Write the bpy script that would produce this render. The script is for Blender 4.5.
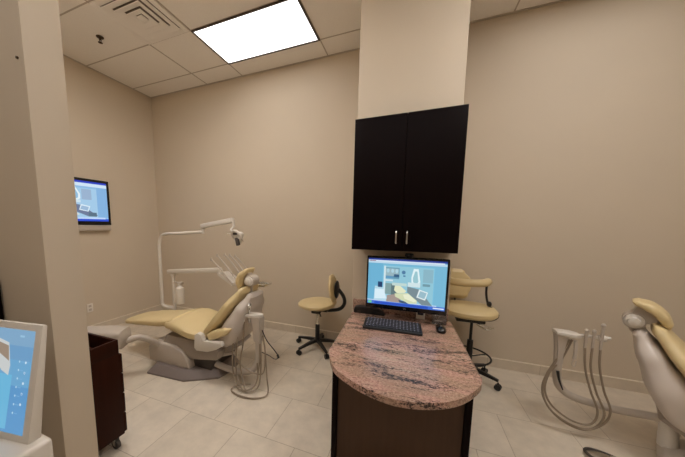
import bpy, bmesh, math, random
from mathutils import Vector, Matrix, Euler

random.seed(7)
for o in list(bpy.data.objects):
    bpy.data.objects.remove(o)
SC = bpy.context.scene
COL = SC.collection
PI = math.pi

# ------------------------------------------------------------------ camera
cam_d = bpy.data.cameras.new('camera')
cam = bpy.data.objects.new('camera', cam_d)
COL.objects.link(cam)
YAW, PITCH, ROLL = -0.3766, -0.1146, 0.0105
F_PX, CX, CY = 263.64, 308.81, 256.08
fwd = Vector((math.sin(YAW) * math.cos(PITCH), math.cos(YAW) * math.cos(PITCH), math.sin(PITCH)))
rgt = Vector((math.cos(YAW), -math.sin(YAW), 0))
upv = rgt.cross(fwd)
r2 = math.cos(ROLL) * rgt + math.sin(ROLL) * upv
u2 = -math.sin(ROLL) * rgt + math.cos(ROLL) * upv
cam.matrix_world = Matrix(((r2.x, u2.x, -fwd.x, 0), (r2.y, u2.y, -fwd.y, 0),
                           (r2.z, u2.z, -fwd.z, 1.495), (0, 0, 0, 1)))
cam_d.sensor_fit = 'HORIZONTAL'
cam_d.sensor_width = 36
cam_d.lens = F_PX / 685 * 36
cam_d.shift_x = (342.5 - CX) / 685
cam_d.shift_y = (CY - 228.5) / 685
cam_d.clip_start = 0.02
SC.camera = cam

# ------------------------------------------------------------------ light and exposure
W = bpy.data.worlds.new('world')
SC.world = W
W.use_nodes = True
W.node_tree.nodes['Background'].inputs[0].default_value = (1.0, 0.86, 0.72, 1)
W.node_tree.nodes['Background'].inputs[1].default_value = 0.05
LAMP_NEAR, FILL_BAY, FILL_MID, FILL_FAR, LAMP_OVER = 2.2, 18.0, 16.0, 4.2, 7.5  # bay, mid and far power the added fill panels
LAMP_COLOR = (1.0, 0.96, 0.94)
SC.view_settings.view_transform = 'Standard'
SC.view_settings.look = 'None'
SC.view_settings.gamma = 1
SC.view_settings.use_curve_mapping = False
SC.view_settings.exposure = 0.0


# ------------------------------------------------------------------ materials
def lin(c):
    out = []
    for v in c:
        v = v / 255
        out.append(v / 12.92 if v <= 0.04045 else ((v + 0.055) / 1.055) ** 2.4)
    return (out[0], out[1], out[2], 1)


def mat(name, rgb, rough=0.5, metal=0.0, vary=0.06, nscale=14, bump=0.0, bscale=120, spec=0.5, coat=0.0, trans=0.0):
    m = bpy.data.materials.new(name)
    m.use_nodes = True
    nt = m.node_tree
    b = nt.nodes['Principled BSDF']
    b.inputs['Roughness'].default_value = rough
    b.inputs['Metallic'].default_value = metal
    b.inputs['Specular IOR Level'].default_value = spec
    b.inputs['Coat Weight'].default_value = coat
    b.inputs['Transmission Weight'].default_value = trans
    tc = nt.nodes.new('ShaderNodeTexCoord')
    nz = nt.nodes.new('ShaderNodeTexNoise')
    nz.inputs['Scale'].default_value = nscale
    nz.inputs['Detail'].default_value = 3
    nt.links.new(tc.outputs['Object'], nz.inputs['Vector'])
    mx = nt.nodes.new('ShaderNodeMix')
    mx.data_type = 'RGBA'
    c = lin(rgb)
    mx.inputs[6].default_value = tuple(max(0, x * (1 - vary)) for x in c[:3]) + (1,)
    mx.inputs[7].default_value = tuple(min(1, x * (1 + vary)) for x in c[:3]) + (1,)
    nt.links.new(nz.outputs['Fac'], mx.inputs[0])
    nt.links.new(mx.outputs[2], b.inputs['Base Color'])
    if bump:
        n2 = nt.nodes.new('ShaderNodeTexNoise')
        n2.inputs['Scale'].default_value = bscale
        n2.inputs['Detail'].default_value = 2
        nt.links.new(tc.outputs['Object'], n2.inputs['Vector'])
        bp = nt.nodes.new('ShaderNodeBump')
        bp.inputs['Strength'].default_value = bump
        bp.inputs['Distance'].default_value = 0.004
        nt.links.new(n2.outputs['Fac'], bp.inputs['Height'])
        nt.links.new(bp.outputs['Normal'], b.inputs['Normal'])
    return m


def emit(name, rgb, k=1.0, raw=None):
    m = bpy.data.materials.new(name)
    m.use_nodes = True
    nt = m.node_tree
    b = nt.nodes['Principled BSDF']
    c = raw + (1,) if raw else lin(rgb)
    b.inputs['Base Color'].default_value = (0.01, 0.01, 0.01, 1)
    b.inputs['Roughness'].default_value = 0.3
    b.inputs['Emission Color'].default_value = c
    b.inputs['Emission Strength'].default_value = k
    return m


def tile_mat(name, c1, c2, cm, w, h, mortar, off, shift, rough, bump=0.1, noise=0.5, nsc=9, spec=0.4):
    m = bpy.data.materials.new(name)
    m.use_nodes = True
    nt = m.node_tree
    b = nt.nodes['Principled BSDF']
    b.inputs['Roughness'].default_value = rough
    b.inputs['Specular IOR Level'].default_value = spec
    tc = nt.nodes.new('ShaderNodeTexCoord')
    mp = nt.nodes.new('ShaderNodeMapping')
    mp.inputs['Location'].default_value = shift
    nt.links.new(tc.outputs['Object'], mp.inputs['Vector'])
    br = nt.nodes.new('ShaderNodeTexBrick')
    br.offset = off
    br.inputs['Scale'].default_value = 1
    br.inputs['Brick Width'].default_value = w
    br.inputs['Row Height'].default_value = h
    br.inputs['Mortar Size'].default_value = mortar
    br.inputs['Mortar Smooth'].default_value = 0.1
    br.inputs['Color1'].default_value = lin(c1)
    br.inputs['Color2'].default_value = lin(c2)
    br.inputs['Mortar'].default_value = lin(cm)
    nt.links.new(mp.outputs[0], br.inputs['Vector'])
    nz = nt.nodes.new('ShaderNodeTexNoise')
    nz.inputs['Scale'].default_value = nsc
    nz.inputs['Detail'].default_value = 5
    nz.inputs['Roughness'].default_value = 0.65
    nt.links.new(tc.outputs['Object'], nz.inputs['Vector'])
    rp = nt.nodes.new('ShaderNodeMapRange')
    rp.inputs[1].default_value = 0.3
    rp.inputs[2].default_value = 0.7
    rp.inputs[3].default_value = 1 - 0.25 * noise
    rp.inputs[4].default_value = 1 + 0.2 * noise
    nt.links.new(nz.outputs['Fac'], rp.inputs[0])
    mu = nt.nodes.new('ShaderNodeMix')
    mu.data_type = 'RGBA'
    mu.blend_type = 'MULTIPLY'
    mu.inputs[0].default_value = 1
    nt.links.new(br.outputs['Color'], mu.inputs[6])
    nt.links.new(rp.outputs[0], mu.inputs[7])
    nt.links.new(mu.outputs[2], b.inputs['Base Color'])
    bp = nt.nodes.new('ShaderNodeBump')
    bp.inputs['Strength'].default_value = bump
    bp.inputs['Distance'].default_value = 0.002
    bp.invert = True
    nt.links.new(br.outputs['Fac'], bp.inputs['Height'])
    nt.links.new(bp.outputs['Normal'], b.inputs['Normal'])
    return m


def granite_mat():
    m = bpy.data.materials.new('granite')
    m.use_nodes = True
    nt = m.node_tree
    b = nt.nodes['Principled BSDF']
    b.inputs['Roughness'].default_value = 0.24
    tc = nt.nodes.new('ShaderNodeTexCoord')
    mp = nt.nodes.new('ShaderNodeMapping')
    mp.inputs['Rotation'].default_value = (0, 0, 0.45)
    mp.inputs['Scale'].default_value = (0.5, 1.7, 1)
    nt.links.new(tc.outputs['Object'], mp.inputs['Vector'])

    def noise(scale, detail, rough, vec):
        n = nt.nodes.new('ShaderNodeTexNoise')
        n.inputs['Scale'].default_value = scale
        n.inputs['Detail'].default_value = detail
        n.inputs['Roughness'].default_value = rough
        nt.links.new(vec, n.inputs['Vector'])
        return n.outputs['Fac']

    def ramp(src, stops):
        r = nt.nodes.new('ShaderNodeValToRGB')
        el = r.color_ramp.elements
        while len(el) > 1:
            el.remove(el[-1])
        el[0].position = stops[0][0]
        el[0].color = stops[0][1]
        for p, c in stops[1:]:
            e = el.new(p)
            e.color = c
        nt.links.new(src, r.inputs['Fac'])
        return r.outputs['Color']
    def mix(fac, ca, cb, blend='MIX'):
        x = nt.nodes.new('ShaderNodeMix')
        x.data_type = 'RGBA'
        x.blend_type = blend
        for sock, v in ((0, fac), (6, ca), (7, cb)):
            if isinstance(v, (int, float, tuple)):
                x.inputs[sock].default_value = v
            else:
                nt.links.new(v, x.inputs[sock])
        return x.outputs[2]

    def wsum(fa, wa, fb, wb):
        m1 = nt.nodes.new('ShaderNodeMath')
        m1.operation = 'MULTIPLY'
        m1.inputs[1].default_value = wa
        nt.links.new(fa, m1.inputs[0])
        m2 = nt.nodes.new('ShaderNodeMath')
        m2.operation = 'MULTIPLY_ADD'
        m2.inputs[1].default_value = wb
        nt.links.new(fb, m2.inputs[0])
        nt.links.new(m1.outputs[0], m2.inputs[2])
        return m2.outputs[0]
    obj = tc.outputs['Object']
    ground = ramp(noise(6, 6, 0.65, mp.outputs[0]),
                  [(0.30, lin((176, 130, 114))), (0.46, lin((164, 136, 116))), (0.58, lin((182, 142, 126))), (0.72, lin((186, 160, 140)))])
    fine = ramp(noise(75, 6, 0.85, obj), [(0.34, (0.30, 0.26, 0.25, 1)), (0.44, (0.78, 0.74, 0.72, 1)), (0.54, (1.05, 1.03, 1.02, 1)), (0.68, (1.5, 1.5, 1.5, 1))])
    col = mix(1.0, ground, fine, 'MULTIPLY')
    streak = ramp(wsum(noise(9, 7, 0.72, mp.outputs[0]), 0.6, noise(95, 5, 0.7, mp.outputs[0]), 0.5),
                  [(0.575, (0, 0, 0, 1)), (0.63, (1, 1, 1, 1))])
    col = mix(streak, col, lin((52, 38, 36)))
    pale = ramp(wsum(noise(11, 5, 0.6, mp.outputs[0]), 0.4, noise(120, 4, 0.7, obj), 0.6),
                [(0.58, (0, 0, 0, 1)), (0.66, (0.75, 0.75, 0.75, 1))])
    mx = nt.nodes.new('ShaderNodeMix')
    mx.data_type = 'RGBA'
    nt.links.new(pale, mx.inputs[0])
    nt.links.new(col, mx.inputs[6])
    mx.inputs[7].default_value = lin((214, 190, 172))
    nt.links.new(mx.outputs[2], b.inputs['Base Color'])
    return m


def wood_mat(name, c1, c2, rough=0.35, spec=0.2):
    m = bpy.data.materials.new(name)
    m.use_nodes = True
    nt = m.node_tree
    b = nt.nodes['Principled BSDF']
    b.inputs['Roughness'].default_value = rough
    b.inputs['Specular IOR Level'].default_value = spec
    tc = nt.nodes.new('ShaderNodeTexCoord')
    mp = nt.nodes.new('ShaderNodeMapping')
    mp.inputs['Scale'].default_value = (30, 30, 2)
    nt.links.new(tc.outputs['Object'], mp.inputs['Vector'])
    nz = nt.nodes.new('ShaderNodeTexNoise')
    nz.inputs['Scale'].default_value = 1.6
    nz.inputs['Detail'].default_value = 5
    nt.links.new(mp.outputs[0], nz.inputs['Vector'])
    mx = nt.nodes.new('ShaderNodeMix')
    mx.data_type = 'RGBA'
    mx.inputs[6].default_value = lin(c1)
    mx.inputs[7].default_value = lin(c2)
    nt.links.new(nz.outputs['Fac'], mx.inputs[0])
    nt.links.new(mx.outputs[2], b.inputs['Base Color'])
    return m


M = {}
M['wall'] = mat('tan_wall_paint', (208, 193, 171), 0.6, vary=0.02, nscale=3, bump=0.12, bscale=260, spec=0.3)
M['floor'] = tile_mat('beige_floor_tile', (216, 203, 184), (208, 195, 175), (172, 156, 135),
                      0.457, 0.457, 0.0022, 0.5, (-0.012, -0.109, 0), 0.38, 0.15, 0.45, 7)
M['ceiling'] = mat('ceiling_tile', (242, 236, 228), 0.9, vary=0.04, nscale=90, bump=0.25, bscale=300, spec=0.1)
M['grid'] = mat('shaded_grid_metal', (186, 174, 160), 0.6, vary=0.02)  # darkened to stand in for the shading of the gaps along the bars
M['vent'] = mat('vent_white', (240, 234, 226), 0.5, vary=0.02)
M['duct'] = mat('duct_grey', (120, 108, 96), 0.7)
M['base'] = tile_mat('tile_base', (214, 200, 180), (206, 192, 170), (180, 165, 144), 0.457, 2.0, 0.002, 0, (0.1, 0, 0), 0.45, 0.1, 0.3)
M['litcap'] = mat('tile_base_lit_cap', (238, 226, 206), 0.35, vary=0.04)  # paler colour paints the lit top edge of the tile base
M['espresso'] = wood_mat('espresso_wood', (11, 4, 4), (18, 7, 6), 0.5, 0.06)
M['cartwood'] = wood_mat('dark_cherry_wood', (42, 18, 10), (54, 25, 14), 0.45, 0.08)
M['panel'] = wood_mat('brown_panel_laminate', (74, 54, 40), (86, 64, 48), 0.4)
M['granite'] = granite_mat()
M['nickel'] = mat('brushed_nickel', (205, 200, 192), 0.3, 1.0, 0.03)
M['chrome'] = mat('chrome', (225, 225, 222), 0.14, 1.0, 0.02)
M['cream'] = mat('cream_vinyl', (216, 194, 145), 0.42, vary=0.05, nscale=8, bump=0.06, bscale=240)
M['creamseam'] = mat('cream_vinyl_seam', (150, 126, 70), 0.5)
M['white'] = mat('white_plastic', (216, 208, 196), 0.32, vary=0.03, nscale=6)
M['greywhite'] = mat('warm_grey_plastic', (188, 176, 162), 0.4, vary=0.03, nscale=6)
M['shell'] = mat('pale_shell_plastic', (202, 190, 178), 0.4, vary=0.03, nscale=6)
M['grey'] = mat('grey_base_plastic', (158, 146, 134), 0.45, vary=0.05, nscale=6)
M['plate'] = mat('dark_plate_plastic', (122, 110, 104), 0.5, vary=0.05, nscale=6)
M['darkgrey'] = mat('dark_grey_rubber', (70, 62, 56), 0.6, vary=0.05)  # plain dark grey for rubber and other dark parts
M['hose'] = mat('grey_hose', (142, 126, 106), 0.5, vary=0.05)
M['black'] = mat('black_plastic', (20, 19, 20), 0.38, vary=0.08)
M['blackgloss'] = mat('black_gloss_plastic', (12, 12, 15), 0.14, vary=0.05)
M['keymark'] = mat('key_mark_grey', (170, 172, 190), 0.5)
M['key'] = mat('key_plastic', (30, 30, 38), 0.45, vary=0.1)
M['bronze'] = mat('sprinkler_brass', (82, 64, 44), 0.4, 0.8, 0.1)
M['navy'] = mat('navy_face', (28, 34, 60), 0.3, vary=0.05)
M['clear'] = mat('clear_acrylic', (240, 238, 236), 0.05, vary=0.0, trans=0.95)
for k_, v_ in (('near', LAMP_NEAR), ('bay', FILL_BAY), ('mid', FILL_MID), ('far', FILL_FAR), ('over', LAMP_OVER)):
    M['troffer_' + k_] = emit('troffer_diffuser_' + k_, None, v_, raw=LAMP_COLOR)  # bay, mid and far diffusers belong to the added fill panels
M['frame_dark'] = mat('troffer_frame', (66, 52, 40), 0.5, vary=0.03)
M['outlet'] = mat('outlet_white', (232, 224, 212), 0.4, vary=0.01)


# ------------------------------------------------------------------ mesh builder
def catmull(pts, n=8, closed=False):
    P = [Vector(p) for p in pts]
    if len(P) < 3 and not closed:
        return P
    out = []
    N = len(P)
    rng = range(N) if closed else range(N - 1)
    for i in rng:
        if closed:
            p0, p1, p2, p3 = P[(i - 1) % N], P[i], P[(i + 1) % N], P[(i + 2) % N]
        else:
            p1, p2 = P[i], P[i + 1]
            p0 = P[i - 1] if i > 0 else p1 + (p1 - p2)
            p3 = P[i + 2] if i + 2 < N else p2 + (p2 - p1)
        for k in range(n):
            t = k / n
            t2, t3 = t * t, t * t * t
            out.append(0.5 * ((2 * p1) + (p2 - p0) * t + (2 * p0 - 5 * p1 + 4 * p2 - p3) * t2
                              + (3 * p1 - p0 - 3 * p2 + p3) * t3))
    if not closed:
        out.append(P[-1])
    return out


class B:
    """collects shapes into one mesh"""
    def __init__(s, T=None):
        s.bm = bmesh.new()
        s.T = T

    def _mi(s, faces, mi):
        for f in faces:
            f.material_index = mi

    def box(s, c, d, bev=0.0, rot=None, seg=2, mi=0):
        m = Matrix.Translation(c)
        if rot is not None:
            m = m @ (rot if isinstance(rot, Matrix) else Euler(rot).to_matrix().to_4x4())
        m = m @ Matrix.Diagonal((d[0], d[1], d[2], 1))
        r = bmesh.ops.create_cube(s.bm, size=1, matrix=m)
        vs = r['verts']
        fs = set(f for v in vs for f in v.link_faces)
        s._mi(fs, mi)
        if bev > 0:
            es = list(set(e for v in vs for e in v.link_edges))
            bmesh.ops.bevel(s.bm, geom=es, offset=bev, offset_type='OFFSET', segments=seg, profile=0.5, affect='EDGES')
        return s

    def ring_loft(s, rings, cap=True, closed=False, mi=0):
        R = [[s.bm.verts.new(p) for p in r] for r in rings]
        n = len(R[0])
        m = len(R)
        fs = []
        for i in range(m if closed else m - 1):
            a, b = R[i], R[(i + 1) % m]
            for j in range(n):
                try:
                    fs.append(s.bm.faces.new((a[j], a[(j + 1) % n], b[(j + 1) % n], b[j])))
                except ValueError:
                    pass
        if cap and not closed:
            fs.append(s.bm.faces.new(list(reversed(R[0]))))
            fs.append(s.bm.faces.new(R[-1]))
        s._mi(fs, mi)
        return s

    def tube(s, pts, r, seg=10, n=8, smooth=True, closed=False, mi=0):
        P = catmull(pts, n, closed) if smooth else [Vector(p) for p in pts]
        m = len(P)
        rad = r if isinstance(r, (list, tuple)) else None
        rings = []
        nrm = None
        for i in range(m):
            if closed:
                t = P[(i + 1) % m] - P[(i - 1) % m]
            else:
                t = P[min(i + 1, m - 1)] - P[max(i - 1, 0)]
            t.normalize()
            if nrm is None:
                nrm = t.orthogonal().normalized()
            nrm = (nrm - t * nrm.dot(t))
            if nrm.length < 1e-6:
                nrm = t.orthogonal()
            nrm.normalize()
            bn = t.cross(nrm)
            rr = r if rad is None else rad[0] + (rad[1] - rad[0]) * i / (m - 1)
            rings.append([P[i] + (nrm * math.cos(2 * PI * k / seg) + bn * math.sin(2 * PI * k / seg)) * rr for k in range(seg)])
        return s.ring_loft(rings, True, closed, mi)

    def bar(s, p0, p1, w, h, bev=0.004, mi=0):
        """rectangular bar from p0 to p1; h is measured towards the vertical"""
        p0, p1 = Vector(p0), Vector(p1)
        d = (p1 - p0)
        L = d.length
        d.normalize()
        side = d.cross(Vector((0, 0, 1)))
        if side.length < 1e-4:
            side = Vector((1, 0, 0))
        side.normalize()
        up = side.cross(d)
        m = Matrix(((d.x, side.x, up.x, 0), (d.y, side.y, up.y, 0), (d.z, side.z, up.z, 0), (0, 0, 0, 1)))
        return s.box((p0 + p1) / 2, (L, w, h), bev, rot=m, mi=mi)

    def cyl(s, p0, p1, r0, r1=None, seg=20, mi=0):
        r1 = r0 if r1 is None else r1
        p0, p1 = Vector(p0), Vector(p1)
        t = (p1 - p0).normalized()
        a = t.orthogonal().normalized()
        b = t.cross(a)
        return s.ring_loft([[p + (a * math.cos(2 * PI * k / seg) + b * math.sin(2 * PI * k / seg)) * r for k in range(seg)]
                            for p, r in ((p0, r0), (p1, r1))], mi=mi)

    def lathe(s, prof, c, axis=(0, 0, 1), seg=28, mi=0):
        c = Vector(c)
        t = Vector(axis).normalized()
        a = t.orthogonal().normalized()
        b = t.cross(a)
        return s.ring_loft([[c + t * z + (a * math.cos(2 * PI * k / seg) + b * math.sin(2 * PI * k / seg)) * max(r, 1e-4)
                             for k in range(seg)] for r, z in prof], mi=mi)

    def prism(s, poly, ext, bev=0.0, seg=2, mi=0):
        ext = Vector(ext)
        a = [s.bm.verts.new(Vector(p)) for p in poly]
        b = [s.bm.verts.new(Vector(p) + ext) for p in poly]
        n = len(a)
        fs = [s.bm.faces.new(list(reversed(a))), s.bm.faces.new(b)]
        caps = [e for f in fs for e in f.edges]
        for i in range(n):
            fs.append(s.bm.faces.new((a[i], a[(i + 1) % n], b[(i + 1) % n], b[i])))
        s._mi(fs, mi)
        if bev > 0:
            bmesh.ops.bevel(s.bm, geom=caps, offset=bev, offset_type='OFFSET', segments=seg, profile=0.5, affect='EDGES', clamp_overlap=True)
        return s

    def quad(s, pts, mi=0):
        f = s.bm.faces.new([s.bm.verts.new(Vector(p)) for p in pts])
        f.material_index = mi
        return s

    def ell(s, c, r, seg=20, mi=0):
        m = Matrix.Translation(c) @ Matrix.Diagonal((r[0], r[1], r[2], 1))
        q = bmesh.ops.create_uvsphere(s.bm, u_segments=seg, v_segments=max(8, seg // 2), radius=1, matrix=m)
        s._mi(set(f for v in q['verts'] for f in v.link_faces), mi)
        return s

    def cushion(s, path, hw, th, n=6, yc=0.0, ex=3.2, seg=28, lat=(0, 1, 0), endr=0.035):
        """padded strip: path = centreline points, hw = half widths, th = thicknesses (interpolated)"""
        P = catmull(path, n)
        k = len(path)

        def itp(v, i):
            if not isinstance(v, (list, tuple)):
                return v
            t = i / n
            j = min(int(t), k - 2)
            f = t - j
            f = f * f * (3 - 2 * f)
            return v[j] + (v[j + 1] - v[j]) * f
        lat = Vector(lat)
        rings = []
        m = len(P)
        # arc length for rounded ends
        acc = [0]
        for i in range(1, m):
            acc.append(acc[-1] + (P[i] - P[i - 1]).length)
        tot = acc[-1]
        frames = []
        for i in range(m):
            t = (P[min(i + 1, m - 1)] - P[max(i - 1, 0)]).normalized()
            frames.append((P[i], t, itp(hw, i), itp(th, i) / 2))

        def ring(c, t, w, h):
            nr = lat.cross(t).normalized()
            pts = []
            for q in range(seg):
                a = 2 * PI * q / seg
                ca, sa = math.cos(a), math.sin(a)
                x = math.copysign(abs(ca) ** (2 / ex), ca) * w
                y = math.copysign(abs(sa) ** (2 / ex), sa) * h
                pts.append(c + lat * x + nr * y)
            return pts
        c, t, w, h = frames[0]
        for q in (0.0, 0.25, 0.5, 0.8):
            a = q * PI / 2
            rings.append(ring(c - t * endr * (1 - math.sin(a)) + t * 0, t, w - endr * (1 - math.sin(a) ** 0.7) - (endr * 0.2 if q == 0 else 0), max(0.004, h * (0.25 + 0.75 * math.sin(a)))))
        for c, t, w, h in frames:
            rings.append(ring(c, t, w, h))
        c, t, w, h = frames[-1]
        for q in (0.8, 0.5, 0.25, 0.0):
            a = q * PI / 2
            rings.append(ring(c + t * endr * (1 - math.sin(a)), t, w - endr * (1 - math.sin(a) ** 0.7) - (endr * 0.2 if q == 0 else 0), max(0.004, h * (0.25 + 0.75 * math.sin(a)))))
        return s.ring_loft(rings)

    def build(s, name, mats, parent=None, angle=35, kind=None):
        if s.T is not None:
            bmesh.ops.transform(s.bm, matrix=s.T, verts=s.bm.verts)
        bmesh.ops.recalc_face_normals(s.bm, faces=s.bm.faces)
        off = Vector((0, 0, 0))
        p = parent
        while p is not None:
            off += p.location
            p = p.parent
        if off.length > 0:
            bmesh.ops.translate(s.bm, verts=s.bm.verts, vec=-off)
        me = bpy.data.meshes.new(name)
        s.bm.to_mesh(me)
        s.bm.free()
        for m_ in (mats if isinstance(mats, (list, tuple)) else [mats]):
            me.materials.append(m_)
        me.polygons.foreach_set('use_smooth', [True] * len(me.polygons))
        me.set_sharp_from_angle(angle=math.radians(angle))
        me.update()
        o = bpy.data.objects.new(name, me)
        COL.objects.link(o)
        if parent is not None:
            o.parent = parent
        if kind:
            o['kind'] = kind
        return o


def thing(name, label, cat, loc=(0, 0, 0), group=None):
    o = bpy.data.objects.new(name, None)
    o.empty_display_size = 0.1
    COL.objects.link(o)
    o.location = loc
    o['label'] = label
    o['category'] = cat
    if group:
        o['group'] = group
    return o


def tag(o, label, cat, group=None):
    o['label'] = label
    o['category'] = cat
    if group:
        o['group'] = group
    return o


def dup(root, loc, label, group=None):
    r = root.copy()
    COL.objects.link(r)
    r.location = loc
    r['label'] = label
    if group:
        r['group'] = group
    for ch in list(root.children):
        c = ch.copy()
        COL.objects.link(c)
        c.parent = r
        for g in list(ch.children):
            d = g.copy()
            COL.objects.link(d)
            d.parent = c
    return r


def at_origin(o):
    """move a single-mesh thing's origin to its base centre"""
    me = o.data
    xs = [v.co for v in me.vertices]
    c = Vector(((min(v.x for v in xs) + max(v.x for v in xs)) / 2, (min(v.y for v in xs) + max(v.y for v in xs)) / 2, min(v.z for v in xs)))
    me.transform(Matrix.Translation(-c))
    o.location = c
    return o


# ------------------------------------------------------------------ the room
XL, XR, YB, YF, ZC = -4.05, 3.95, 3.25, -2.6, 3.511
T_ = 0.12
B().box(((XL + XR) / 2, (YB + YF) / 2, -0.05), (XR - XL + 2 * T_, YB - YF + 2 * T_, 0.1)).build('floor', M['floor'], kind='structure')
B().box(((XL + XR) / 2, (YB + YF) / 2, ZC + 0.054), (XR - XL + 2 * T_, YB - YF + 2 * T_, 0.1)).build('ceiling', M['ceiling'], kind='structure')
B().box(((XL + XR) / 2, YB + T_ / 2, ZC / 2), (XR - XL + 2 * T_, T_, ZC + 0.02)).build('wall_back', M['wall'], kind='structure')
B().box(((XL + XR) / 2, YF - T_ / 2, ZC / 2), (XR - XL + 2 * T_, T_, ZC + 0.02)).build('wall_rear', M['wall'], kind='structure')
B().box((XL - T_ / 2, (YB + YF) / 2, ZC / 2), (T_, YB - YF, ZC + 0.02)).build('wall_left', M['wall'], kind='structure')
B().box((XR + T_ / 2, (YB + YF) / 2, ZC / 2), (T_, YB - YF, ZC + 0.02)).build('wall_right', M['wall'], kind='structure')
# wing wall that carries the cabinet, and the partition end at the left
PLx, PRx, PY = -0.478, 0.284, 2.275
B().box(((PLx + PRx) / 2, (PY + YB) / 2, ZC / 2 + 0.005), (PRx - PLx, YB - PY + 0.01, ZC + 0.01), 0.006).build('wall_center', M['wall'], kind='structure')
B().box(((XL - 1.4) / 2, (0.598 + 0.7275) / 2, ZC / 2 + 0.005), (-1.4 - XL, 0.1295, ZC + 0.01), 0.006).build('wall_front', M['wall'], kind='structure')

# T-bar ceiling grid
b = B()
GX0, GY0 = -2.28, 2.335
for k in range(-3, 11):
    x = GX0 + 0.61 * k
    if XL < x < XR and k not in (-2, 1):
        b.box((x, (YF + YB) / 2, ZC + 0.008), (0.013, YB - YF, 0.014))
for k in range(-9, 3):
    y = GY0 + 0.61 * k
    if YF < y < YB:
        b.box(((XL + XR) / 2, y, ZC + 0.0085), (XR - XL, 0.013, 0.015))
b.build('trim_1', M['grid'], kind='structure')
b = B()
for x0, x1, y0, y1 in ((XL, PLx, YB - 0.02, YB), (PRx, XR, YB - 0.02, YB), (XL, XL + 0.02, YF, YB)):
    b.box(((x0 + x1) / 2, (y0 + y1) / 2, ZC + 0.004), (x1 - x0, y1 - y0, 0.016))
b.build('trim_2', M['grid'], kind='structure')


def baseboard(name, x0, x1, y0, y1):
    bb = B()
    bb.box(((x0 + x1) / 2, (y0 + y1) / 2, 0.048), (x1 - x0, y1 - y0, 0.096), mi=0)
    along_x = (x1 - x0) > (y1 - y0)
    bb.box(((x0 + x1) / 2, (y0 + y1) / 2, 0.100), ((x1 - x0) + (0 if along_x else 0.006), (y1 - y0) + (0.006 if along_x else 0), 0.010), 0.002, mi=1)
    bb.build(name, [M['base'], M['litcap']], kind='structure')


baseboard('baseboard_back', XL, PLx, YB - 0.012, YB)
baseboard('baseboard_back_right', PRx, XR, YB - 0.012, YB)
baseboard('baseboard_left', XL, XL + 0.012, 0.7275, YB - 0.014)
baseboard('baseboard_center_left', PLx - 0.012, PLx, PY, YB - 0.014)
baseboard('baseboard_center_right', PRx, PRx + 0.012, PY, YB - 0.014)

# ceiling lights (recessed 2x4 panels) and added fill panels of the same build
def ceiling_light(lx, ly, label, power):
    lt = thing('ceiling_light', label, 'ceiling light', (lx, ly, ZC), 'recessed ceiling light panels')
    b = B()
    w2, h2 = 0.61, 0.305
    for sx in (-1, 1):
        b.box((lx + sx * (w2 - 0.009), ly, ZC - 0.004), (0.018, 2 * h2, 0.012))
    for sy in (-1, 1):
        b.box((lx, ly + sy * (h2 - 0.009), ZC - 0.004), (2 * w2 - 0.036, 0.018, 0.012))
    b.build('frame', M['frame_dark'], lt)
    B().box((lx, ly, ZC - 0.002), (2 * w2 - 0.036, 2 * h2 - 0.036, 0.004)).build('diffuser', M['troffer_' + power], lt)


for lx_, ly_, lab_, pw_ in (
        (-1.67, 2.64, 'large bright rectangular ceiling light panel above the left dental chair', 'near'),
        (1.38, 2.64, 'ceiling light panel above the right dental chair, out of the photo', 'near'),
        (-1.975, 1.40, 'added fill light panel above the foot of the left dental chair, out of the photo', 'bay'),  # unseen panel added to brighten the left bay
        (-0.15, 0.20, 'ceiling light panel above the camera, out of the photo', 'over'),
        (1.38, 1.42, 'added fill light panel above the right bay in front of the tubing, out of the photo', 'mid'),  # unseen panel added to lift the right floor and lower wall
        (2.3, -1.02, 'added fill light panel over the passage behind the camera, to the right', 'far'),  # this and the next two are unseen, added to raise the ambient light
        (-0.15, -1.63, 'added fill light panel over the passage straight behind the camera', 'far'),
        (-2.3, -1.02, 'added fill light panel over the passage behind the camera, to the left', 'far')):
    ceiling_light(lx_, ly_, lab_, pw_)

# ceiling vent
VX, VY = -2.585, 2.03
vt = thing('ceiling_vent', 'square white louvred air vent in the ceiling left of the light panel', 'air vent', (VX, VY, ZC))
b = B()
for k in (-1, 1):
    b.box((VX + k * 0.27, VY, ZC - 0.004), (0.055, 0.595, 0.012), 0.002)
    b.box((VX, VY + k * 0.27, ZC - 0.004), (0.485, 0.055, 0.012), 0.002)
b.build('frame', M['vent'], vt)
B().box((VX, VY, ZC + 0.0045), (0.48, 0.48, 0.003)).build('backing', M['duct'], vt)
for ro, zo in ((0.240, -0.016), (0.172, -0.018), (0.104, -0.020)):
    ri = ro - 0.062
    b = B()
    sq = ((-1, -1), (1, -1), (1, 1), (-1, 1))
    b.ring_loft([[(VX + sx * r_, VY + sy * r_, ZC + z_) for sx, sy in sq] for r_, z_ in
                 ((ro, zo), (ri, 0.001), (ri - 0.004, -0.001), (ro - 0.005, zo - 0.003))], cap=False, closed=True)
    b.build('louver', M['vent'], vt)
B().box((VX, VY, ZC - 0.012), (0.082, 0.082, 0.006), 0.002).build('center_plate', M['vent'], vt)

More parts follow.
